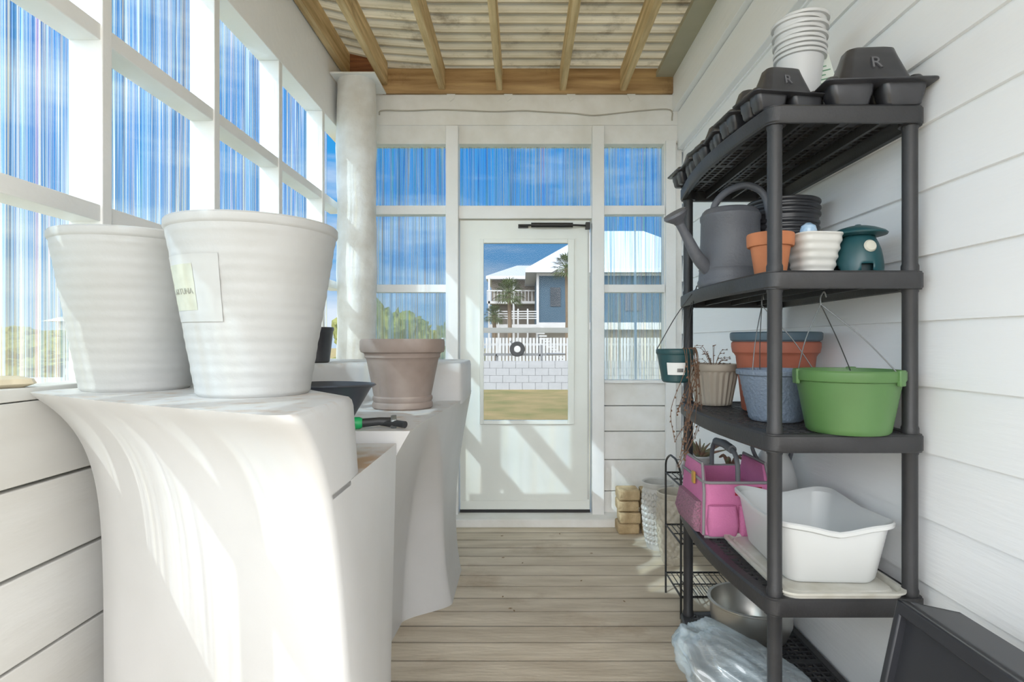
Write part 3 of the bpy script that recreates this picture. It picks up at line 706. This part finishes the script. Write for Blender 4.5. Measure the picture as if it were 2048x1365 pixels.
mb=MB(); mb.tube(spline([(0,-.145,.20),(0,-.14,.26),(0,-.10,.30),(0,0,.31),(0,.10,.30),(0,.14,.26),(0,.145,.20)],5),.009,10); mb.tube([(0,-.09,.303),(0,0,.31),(0,.09,.303)],.016,12)
mkobj('handle',mb,M('dark_grey_rubber',(90,92,96),.6),t)
mkobj('brand_label',MB().box(-.012,.083,-.1545,-.149,.150,.180),M('red_label',(160,28,40),.6),t,label='red woven label')
textpart('label_text','CRAFTSMAN',.0165,M('white_ink',(240,240,240),.6),t,(.0355,-.1556,.165),(math.radians(90),0,0))
mkobj('buckle',MB().box(-.135,-.126,-.06,-.03,.17,.215),M('brass_plastic',(170,130,50),.5),t,bevel=.003)
t=thing('watering_can.001','round white watering can with grey handle behind the bag','watering can',(1.0,2.33,T4))
mkobj('can_body',MB().lathe([(0,0),(.075,0),(.082,.01),(.09,.08),(.088,.15),(.07,.22),(.045,.27),(.03,.285),(0,.29)],36),tubm,t)
mkobj('handle',MB().tube(spline([(-.06,0,.22),(-.085,0,.29),(-.04,0,.335),(.03,0,.335),(.07,0,.28),(.06,0,.22)],5),.008,10),grayp,t)

# --- bottom tier
single('steel_bowl',MB().lathe([(0,0),(.10,0),(.13,.02),(.15,.07),(.155,.14),(.163,.145),(.163,.15),(.15,.15),(.145,.07),(.12,.025),(0,.012)],48),M('stainless_steel',(190,188,182),.28,metal=.9),'stainless steel bowl on the bottom shelf','bowl',(.89,2.28,T5))
bm=bmesh.new(); bmesh.ops.create_icosphere(bm,subdivisions=6,radius=1)
for v in bm.verts:
    p=v.co.copy(); q=p.copy()
    n=mnoise.noise(q*1.2)*.15+mnoise.noise(Vector((q.x*1.2,q.y*3,q.z*3))+Vector((3,1,2)))*.12-abs(mnoise.noise(Vector((q.x*1.5+q.z*1.5,q.y*4,q.z*2))))*.26+mnoise.noise(q*11)*.03
    p*=1+n
    h=max(p.z,-.7)
    lean=max(0.0,min(1.0,.5-.5*p.x))
    v.co=Vector((p.x*.24-.08*max(0,h)*lean,p.y*.26,(h+.7)*(.035+.165*lean**1.1)))
for f in bm.faces: f.smooth=True
me=bpy.data.meshes.new('plastic_bag'); bm.to_mesh(me); bm.free()
o=bpy.data.objects.new('plastic_bag',me); COL.objects.link(o); me.materials.append(bagm); o.location=(.735,1.80,T5); o.rotation_euler=(0,0,math.radians(-12)); tag(o,'crumpled clear plastic bag slumped on the bottom shelf','plastic bag')

# black tray near camera
t=thing('storage_tray','black plastic tray leaning upright against the siding','tray',(.70,1.14,0),(0,0,0))
crm=M('black_crate',(42,43,48),.45,var=.1)
mt=Matrix.Rotation(math.radians(12),4,'Y')
mb=MB()
mb.box(.012,.03,-.30,.17,0,.69,mt)
mb.box(0,.14,.155,.17,0,.69,mt); mb.box(0,.14,-.30,-.285,0,.69,mt); mb.box(0,.14,-.30,.17,.675,.69,mt)
mb.box(-.006,.02,-.30,-.28,0,.69,mt); mb.box(-.006,.02,.15,.17,0,.69,mt); mb.box(-.006,.02,-.30,.17,.66,.69,mt)
mkobj('tray_body',mb,crm,t,bevel=.004)
mb=MB(); mb.loft([[mt@p for p in rrect(.05,.22,.02,z,-.02,-.16)] for z in (.0,.58)]+[[mt@p for p in rrect(.03,.18,.012,.61,-.015,-.16)]])
mkobj('raised_ridge',mb,crm,t)

# wire plant stand
t=thing('plant_stand','black wire two-level plant stand behind the shelving','plant stand',(.885,2.78,0))
for sx in (-.17,.17):
    mb=MB()
    for sy in (-.14,.14): mb.tube([(sx,sy,0),(sx,sy,.60)],.005,8)
    mb.tube(spline([(sx,-.14,.60),(sx,-.13,.66),(sx,-.06,.70),(sx,0,.705),(sx,.06,.70),(sx,.13,.66),(sx,.14,.60)],5),.005,8)
    mb.tube([(sx,-.14,.60),(sx,.14,.60)],.004,8)
    mkobj('side_frame',mb,blackm,t)
for z in (.10,.34,.60):
    mb=MB(); mb.tube([(-.17,-.14,z),(.17,-.14,z),(.17,.14,z),(-.17,.14,z),(-.17,-.14,z)],.005,6)
    for k in range(14): mb.tube([(-.17+.34*k/13,-.14,z),(-.17+.34*k/13,.14,z)],.0025,5)
    mb.tube([(-.17,0,z),(.17,0,z)],.003,5)
    mkobj('wire_shelf',mb,blackm,t)
t=thing('aloe_plant','spiky green aloe in a small white pot','potted plant',(.83,2.74,.603))
mkobj('pot',MB().lathe(potprof(.045,.06,.12,.004,.015,.004,fl=.105),32),tubm,t)
mb=MB()
for k in range(14):
    a=k*2.4; r=.05+.05*(k%3)/2; h=.05+.04*((k*7)%5)/4
    p=spline([(0,0,.105),(r*.6*math.cos(a),r*.6*math.sin(a),.105+h*.6),(r*1.2*math.cos(a),r*1.2*math.sin(a),.105+h)],4)
    mb.tube(p,[.010*(1-i/len(p))+.001 for i in range(len(p))],7)
mkobj('leaf',mb,M('aloe_green',(98,122,84),.5,c2=(140,90,80),vs=20),t)
t=thing('succulent','reddish trailing succulent on the plant stand','potted plant',(.95,2.68,.603))
mkobj('pot',MB().lathe(potprof(.04,.055,.08,.004,.015,.004,fl=.06),32),terra,t)
mb=MB()
for k in range(10):
    a=k*2.1; r=.06; p=spline([(0,0,.06),(r*.5*math.cos(a),r*.5*math.sin(a),.12),(r*math.cos(a),r*math.sin(a),.11)],4); mb.tube(p,[.007,.008,.009,.009,.008,.008,.007,.006,.003],6)
mkobj('stem',mb,M('red_succulent',(140,84,80),.6,c2=(96,104,70),vs=30),t)

# ceramic garden pots
cer=M('white_glazed_ceramic',(196,194,188),.3,var=.05,bump=.3,bs=60)
def emb(r,z,a): return r+(.004*(1 if math.sin(a*11+z*90)*math.sin(a*11-z*90)>0 else -1) if .04<z<.35 and r>.07 else 0)
def emb2(r,z,a): return r+(.006*math.sin(a*14)*math.sin(z*100) if .05<z<.36 and r>.07 else 0)
pp=[(0,0),(.065,0),(.07,.01),(.088,.12),(.098,.24),(.094,.34),(.09,.37),(.096,.38),(.098,.40),(.094,.405),(.085,.40),(.08,.36),(.08,.30),(0,.30)]
pf=[]
for (a,b),(c,d) in zip(pp[:-1],pp[1:]):
    k=max(1,int(abs(d-b)/.006)); pf+=[(a+(c-a)*i/k,b+(d-b)*i/k) for i in range(k)]
pf.append(pp[-1])
single('ceramic_pot.001',MB().lathe(pf,110,mod=emb),cer,'tall white textured ceramic pot with diamond pattern','plant pot',(.825,3.56,0),ang=30)
single('ceramic_pot.002',MB().lathe(pf,110,mod=emb2),M('cream_ceramic',(188,180,164),.35,bump=.4,bs=80),'tall cream embossed ceramic pot by the plant stand','plant pot',(.86,3.32,0))
pv=M('tan_paver',(204,180,140),.9,var=.08,vs=14,bump=.8,bs=60,c2=(166,142,104))
b0=None
for c in range(2):
    for k in range(4):
        jx=random.uniform(-.005,.005); loc=(.695+.152*c+jx,YB-.215+random.uniform(-.01,.01)-.0,.0+.0735*k)
        r=(0,0,random.uniform(-.04,.04))
        if b0 is None:
            b0=single('paver_brick',MB().box(-.069,.069,-.10,.04,0,.069),pv,'rough tan paver brick in a small stack','brick',loc,r,group='stacked tan paver bricks by the door',bevel=.010)
        else:
            n=b0.copy(); n.location=loc; n.rotation_euler=r; COL.objects.link(n)
lm=M('dry_leaf',(120,96,64),.8)
l0=None
for k in range(10):
    x=random.uniform(-.2,.6); y=random.uniform(3.3,3.85) if k%2 else random.uniform(2.5,3.2)
    if l0 is None:
        l0=single('dry_leaf',MB().loft([[Vector((-.010,0,.001)),Vector((0,-.004,.001)),Vector((.011,0,.001)),Vector((0,.004,.001))],[Vector((-.010,0,.002)),Vector((0,-.004,.003)),Vector((.011,0,.002)),Vector((0,.004,.003))]]),lm,'small dry leaf scrap on the deck','leaf',(x,y,0),(0,0,1),group='dry leaf scraps on the deck')
    else:
        c=l0.copy(); c.location=(x,y,0); c.rotation_euler=(0,0,random.uniform(0,6)); COL.objects.link(c)

# ---------------- outside
GZ=-.2
grass=M('patchy_lawn',(142,122,82),.95,vs=1.4,c2=(110,108,60),bump=1,bs=12,var=.12)
single('lawn',MB().box(-90,90,-30,140,GZ-.1,GZ),grass,'patchy dry lawn outside the porch','lawn')
blk=M('white_block',(150,152,156),.8,var=.04,bump=.3,bs=10)
mb=MB()
for r in range(4):
    x=-14+.2*(r%2)
    while x<16:
        mb.box(x,x+.39,17.9,18.1,GZ+.22*r,GZ+.22*r+.212); x+=.4
mb.box(-14,16.2,17.93,18.07,GZ,GZ+.87)
single('block_wall',mb,blk,'low white painted block wall across the lawn','wall')
mb=MB(); x=-3.6
while x<15:
    mb.box(x,x+.105,26,26.03,GZ,1.45); x+=.15
mb.box(-3.6,15,26.03,26.07,.2,.3); mb.box(-3.6,15,26.03,26.07,1.1,1.2)
single('picket_fence',mb,M('fence_white',(172,174,176),.6),'white picket fence behind the block wall','fence')
hs=thing('house','blue-grey stilt house with white metal hip roof and railings','house',(0,40,GZ))
hw=M('blue_grey_clapboard',(44,70,88),.7,var=.05,vs=2)
hw2=M('white_trim_house',(178,178,178),.6)
mrf=M('white_metal_roof',(186,190,196),.35,var=.02)
mkobj('wall',MB().box(1.0,14,0,12,2.6,6.3),hw,hs)
mkobj('ground_floor',MB().box(1.4,13.6,.6,11.5,0,2.6),M('tan_wall',(128,122,112),.8),hs)
mb=MB()
def hip(x0,x1,y0,y1,z0,z1,rx0,rx1,ry):
    mb.add([(x0,y0,z0),(x1,y0,z0),(x1,y1,z0),(x0,y1,z0),(rx0,ry,z1),(rx1,ry,z1)],[(0,1,5,4),(1,2,5),(2,3,4,5),(3,0,4),(3,2,1,0)])
    mb.box(x0,x1,y0,y1,z0-.25,z0)
hip(.2,15,-.8,13,6.4,10.2,5.5,9.5,6)
hip(-3,3,8,18,6.9,8.4,-.5,.8,13)
mkobj('roof',mb,mrf,hs,ang=10)
mb=MB(); mb.box(-2.6,1.2,9,15,0,6.8)
mkobj('rear_wing',mb,M('taupe_wall',(108,100,90),.7),hs)
mb=MB()
for z in (4.6,): mb.box(-2.9,1.3,7.6,9.0,z,z+.2)
for k in range(15): mb.box(-2.9+.28*k,-2.84+.28*k,7.6,7.66,4.8,5.6)
mb.box(-2.9,1.3,7.58,7.68,5.6,5.7)
for x in (-2.8,-.8,1.1): mb.box(x,x+.16,7.6,7.76,0,6.8)
mkobj('rear_deck',mb,hw2,hs)
mb=MB(); mb.box(-2.2,1.4,-2.5,0,2.35,2.6)
for z in (2.95,3.1,3.25,3.4): mb.box(-2.2,.9,-2.5,-2.42,z,z+.06)
for k in range(6): mb.box(-2.2+.62*k,-2.1+.62*k,-2.52,-2.4,0,3.6)
mb.box(-2.2,14,-.9,-.5,2.3,2.6)
mkobj('balcony',mb,hw2,hs)
mb=MB()
for k in range(14): mb.box(.6+.28*k*.5,1.1+.28*k*.5,-3.6,-2.8,2.3-.17*k,2.4-.17*k)
mkobj('stairs',mb,hw2,hs)
for x in (4.5,7,9.5): mkobj('house_window',MB().box(x,x+1.1,-.05,.05,3.6,5.4),M('dark_house_glass',(36,46,58),.2),hs)
mkobj('house_window',MB().box(1.9,2.6,-.05,.05,3.9,5.2),M('dark_house_glass_small',(30,40,50),.2),hs)
mb=MB(); mb.box(.95,1.12,-.1,.05,2.6,6.3); mb.box(1,14,-.08,0,2.6,2.8); mb.box(1,14,-.08,0,6.0,6.2)
mkobj('corner_board',mb,hw2,hs)
trunkm=M('palm_trunk',(104,88,70),.9,bump=.8,bs=20); frm=M('palm_frond',(84,96,52),.7,c2=(52,66,34),vs=4)
def palm(loc,h,r,label):
    t=thing('palm_tree',label,'palm tree',loc)
    mkobj('trunk',MB().tube([(0,0,0),(.05,0,h*.5),(0,0,h)],[.16,.12,.11],10),trunkm,t)
    mb=MB()
    for k in range(40):
        a=k*2.399; el=math.radians(75-120*(k/40.0))
        d=Vector((math.cos(a)*math.cos(el),math.sin(a)*math.cos(el),math.sin(el)))
        side=d.cross(Vector((0,0,1))); 
        if side.length<.01: side=Vector((1,0,0))
        side.normalize()
        stem=Vector((0,0,h))+d*r*.45
        mb.tube([Vector((0,0,h)),stem],.015,4)
        for j in range(9):
            b=math.radians(-75+150*j/8); dd=(d*math.cos(b)+side*math.sin(b)); tip=stem+dd*r*.55+Vector((0,0,-r*.12))
            w=side*.035*r
            mb.add([stem,stem+dd*r*.3+w,tip,stem+dd*r*.3-w],[(0,1,2,3)])
    mkobj('crown',mb,frm,t)
palm((-.78,34,GZ),4.3,1.15,'fan palm with green crown in front of the house')
palm((-1.75,36,GZ),3.1,.85,'short fan palm beside the taller one')
palm((2.35,31,GZ),5.4,1.0,'fan palm in front of the blue-grey wall')
t=thing('trailer','white and grey boat trailer parked behind the block wall','trailer',(0,22,GZ))
gal=M('galvanised',(112,114,116),.4,metal=.3)
mb=MB(); mb.box(-1.9,.9,-.4,-.34,.95,1.03); mb.box(-1.9,.9,.34,.4,.95,1.03)
for x in (-1.8,-1,-.2,.6): mb.box(x,x+.06,-.4,.4,.93,1.0)
mb.tube([(.9,-.37,1.0),(1.6,0,1.0)],.04); mb.tube([(.9,.37,1.0),(1.6,0,1.0)],.04); mb.box(-1.0,-.9,-.35,-.3,.3,1.0); mb.tube([(.7,-.4,.3),(.7,-.4,1.35)],.04); mb.tube([(-.1,-.42,1.0),(-.45,-.42,1.5)],.03)
mkobj('trailer_bed',mb,gal,t)
for loc,r in (((-.19,-.5,1.2),.28),((-.9,-.5,.33),.33),((-.9,.5,.33),.33)):
    mt=Matrix.Translation(loc)@Matrix.Rotation(math.radians(90),4,'X')
    mkobj('tyre',MB().lathe([(r*.6,-.07),(r*.92,-.08),(r,-.05),(r,.05),(r*.92,.08),(r*.6,.07)],28,mt=mt),M('tyre_rubber',(32,32,34),.8),t)
    mkobj('wheel_hub',MB().lathe([(0,-.06),(r*.6,-.06),(r*.6,.06),(.05,.085),(0,.085)],20,mt=mt),hw2,t)
bushm=M('bush_green',(104,108,58),.9,vs=3,c2=(62,72,36),bump=1,bs=8,var=.15)
def bush(loc,s,label):
    bm=bmesh.new(); bmesh.ops.create_icosphere(bm,subdivisions=5,radius=1)
    off=Vector((random.random()*9,random.random()*9,0))
    for v in bm.verts:
        p=v.co.copy(); n=mnoise.noise(p*2+off)*.35+mnoise.noise(p*6+off)*.22+mnoise.noise(p*14)*.14+mnoise.noise(p*30)*.08; p*=1+n
        v.co=Vector((p.x*s[0],p.y*s[1],max(0,p.z+.3)*s[2]))
    me=bpy.data.meshes.new('bush'); bm.to_mesh(me); bm.free(); me.materials.append(bushm)
    o=bpy.data.objects.new('bush',me); COL.objects.link(o); o.location=loc; tag(o,label,'bush')
for x,y,s in [(-5.4,23,(1.9,1.3,2.2)),(-13.0,25,(1.7,1.5,2.3)),(-3.4,30,(1.3,1.0,2.0)),(-20,24,(3.4,2.2,1.1)),(-29,31,(4,3,1.4)),(-17,33,(3,2.4,1.6)),(-28,20,(3,2.2,.9)),(-40,44,(6,4,2.0)),(-36,14,(4,3,1.0))]:
    bush((x,y,GZ),s,'rounded green and yellowish coastal shrub')
single('distant_house',MB().box(-46,-38,58,64,0,3.5).add([(-47,57,3.5),(-37,57,3.5),(-37,65,3.5),(-47,65,3.5),(-42,61,5.4)],[(0,1,4),(1,2,4),(2,3,4),(3,0,4)]),M('pale_house',(170,166,160),.7),'pale house far beyond the shrubs','house',(0,0,GZ))
single('garden_wall',MB().box(-30,-9,11.5,11.7,0,.75).box(-9.2,-9,11.7,17,0,.75),blk,'low white wall bordering the neighbouring plot','wall',(0,0,GZ))

# ---------------- world
w=bpy.data.worlds.new('World'); S.world=w; w.use_nodes=True
n=w.node_tree.nodes; l=w.node_tree.links; n.clear()
out=n.new('ShaderNodeOutputWorld'); bg=n.new('ShaderNodeBackground'); tc=n.new('ShaderNodeTexCoord'); sp=n.new('ShaderNodeSeparateXYZ')
l.new(tc.outputs['Generated'],sp.inputs[0])
r=n.new('ShaderNodeValToRGB'); l.new(sp.outputs[2],r.inputs[0])
e=r.color_ramp.elements; e[0].position=0; e[0].color=(.38,.55,.74,1); e[1].position=.6; e[1].color=(.014,.21,.60,1)
q=e.new(.12); q.color=(.13,.35,.65,1); q=e.new(.3); q.color=(.03,.28,.67,1)
mp=n.new('ShaderNodeMapping'); mp.inputs['Scale'].default_value=(1.2,1.2,6); l.new(tc.outputs['Generated'],mp.inputs[0])
nz=n.new('ShaderNodeTexNoise'); nz.inputs['Scale'].default_value=2.4; nz.inputs['Detail'].default_value=7; nz.inputs['Roughness'].default_value=.55; l.new(mp.outputs[0],nz.inputs['Vector'])
cr=n.new('ShaderNodeValToRGB'); cr.color_ramp.elements[0].position=.44; cr.color_ramp.elements[1].position=.68; cr.color_ramp.elements[1].color=(.8,.8,.8,1); l.new(nz.outputs['Fac'],cr.inputs[0])
mx=n.new('ShaderNodeMixRGB'); mx.inputs[2].default_value=(.70,.77,.85,1); l.new(cr.outputs[0],mx.inputs[0]); l.new(r.outputs[0],mx.inputs[1])
mr=n.new('ShaderNodeMapRange'); mr.interpolation_type='SMOOTHSTEP'; mr.inputs[1].default_value=.02; mr.inputs[2].default_value=-.5; mr.inputs[3].default_value=0; mr.inputs[4].default_value=1
l.new(sp.outputs[1],mr.inputs[0])
m2=n.new('ShaderNodeMixRGB'); m2.inputs[2].default_value=(4.45,4.50,4.58,1); l.new(mr.outputs[0],m2.inputs[0]); l.new(mx.outputs[0],m2.inputs[1])  # bright white sky behind the camera, added to fill the interior with light
l.new(m2.outputs[0],bg.inputs[0]); bg.inputs[1].default_value=1.0; l.new(bg.outputs[0],out.inputs[0])
sd=bpy.data.lights.new('Sun','SUN'); sd.energy=2.7; sd.angle=math.radians(.6); sd.color=(1,.98,.95)
so=bpy.data.objects.new('Sun',sd); COL.objects.link(so); so.rotation_euler=Vector((.62,.62,-.72)).to_track_quat('-Z','Y').to_euler(); so.location=(-5,-5,8)

cd=bpy.data.cameras.new('Camera'); cam=bpy.data.objects.new('Camera',cd); COL.objects.link(cam)
cam.location=(0,0,1.25); cam.rotation_euler=(math.radians(90),0,0)
cd.sensor_width=36; cd.lens=1170/2048*36; cd.shift_x=-21/2048; cd.shift_y=2.5/2048; cd.clip_start=.02; cd.clip_end=500
S.camera=cam
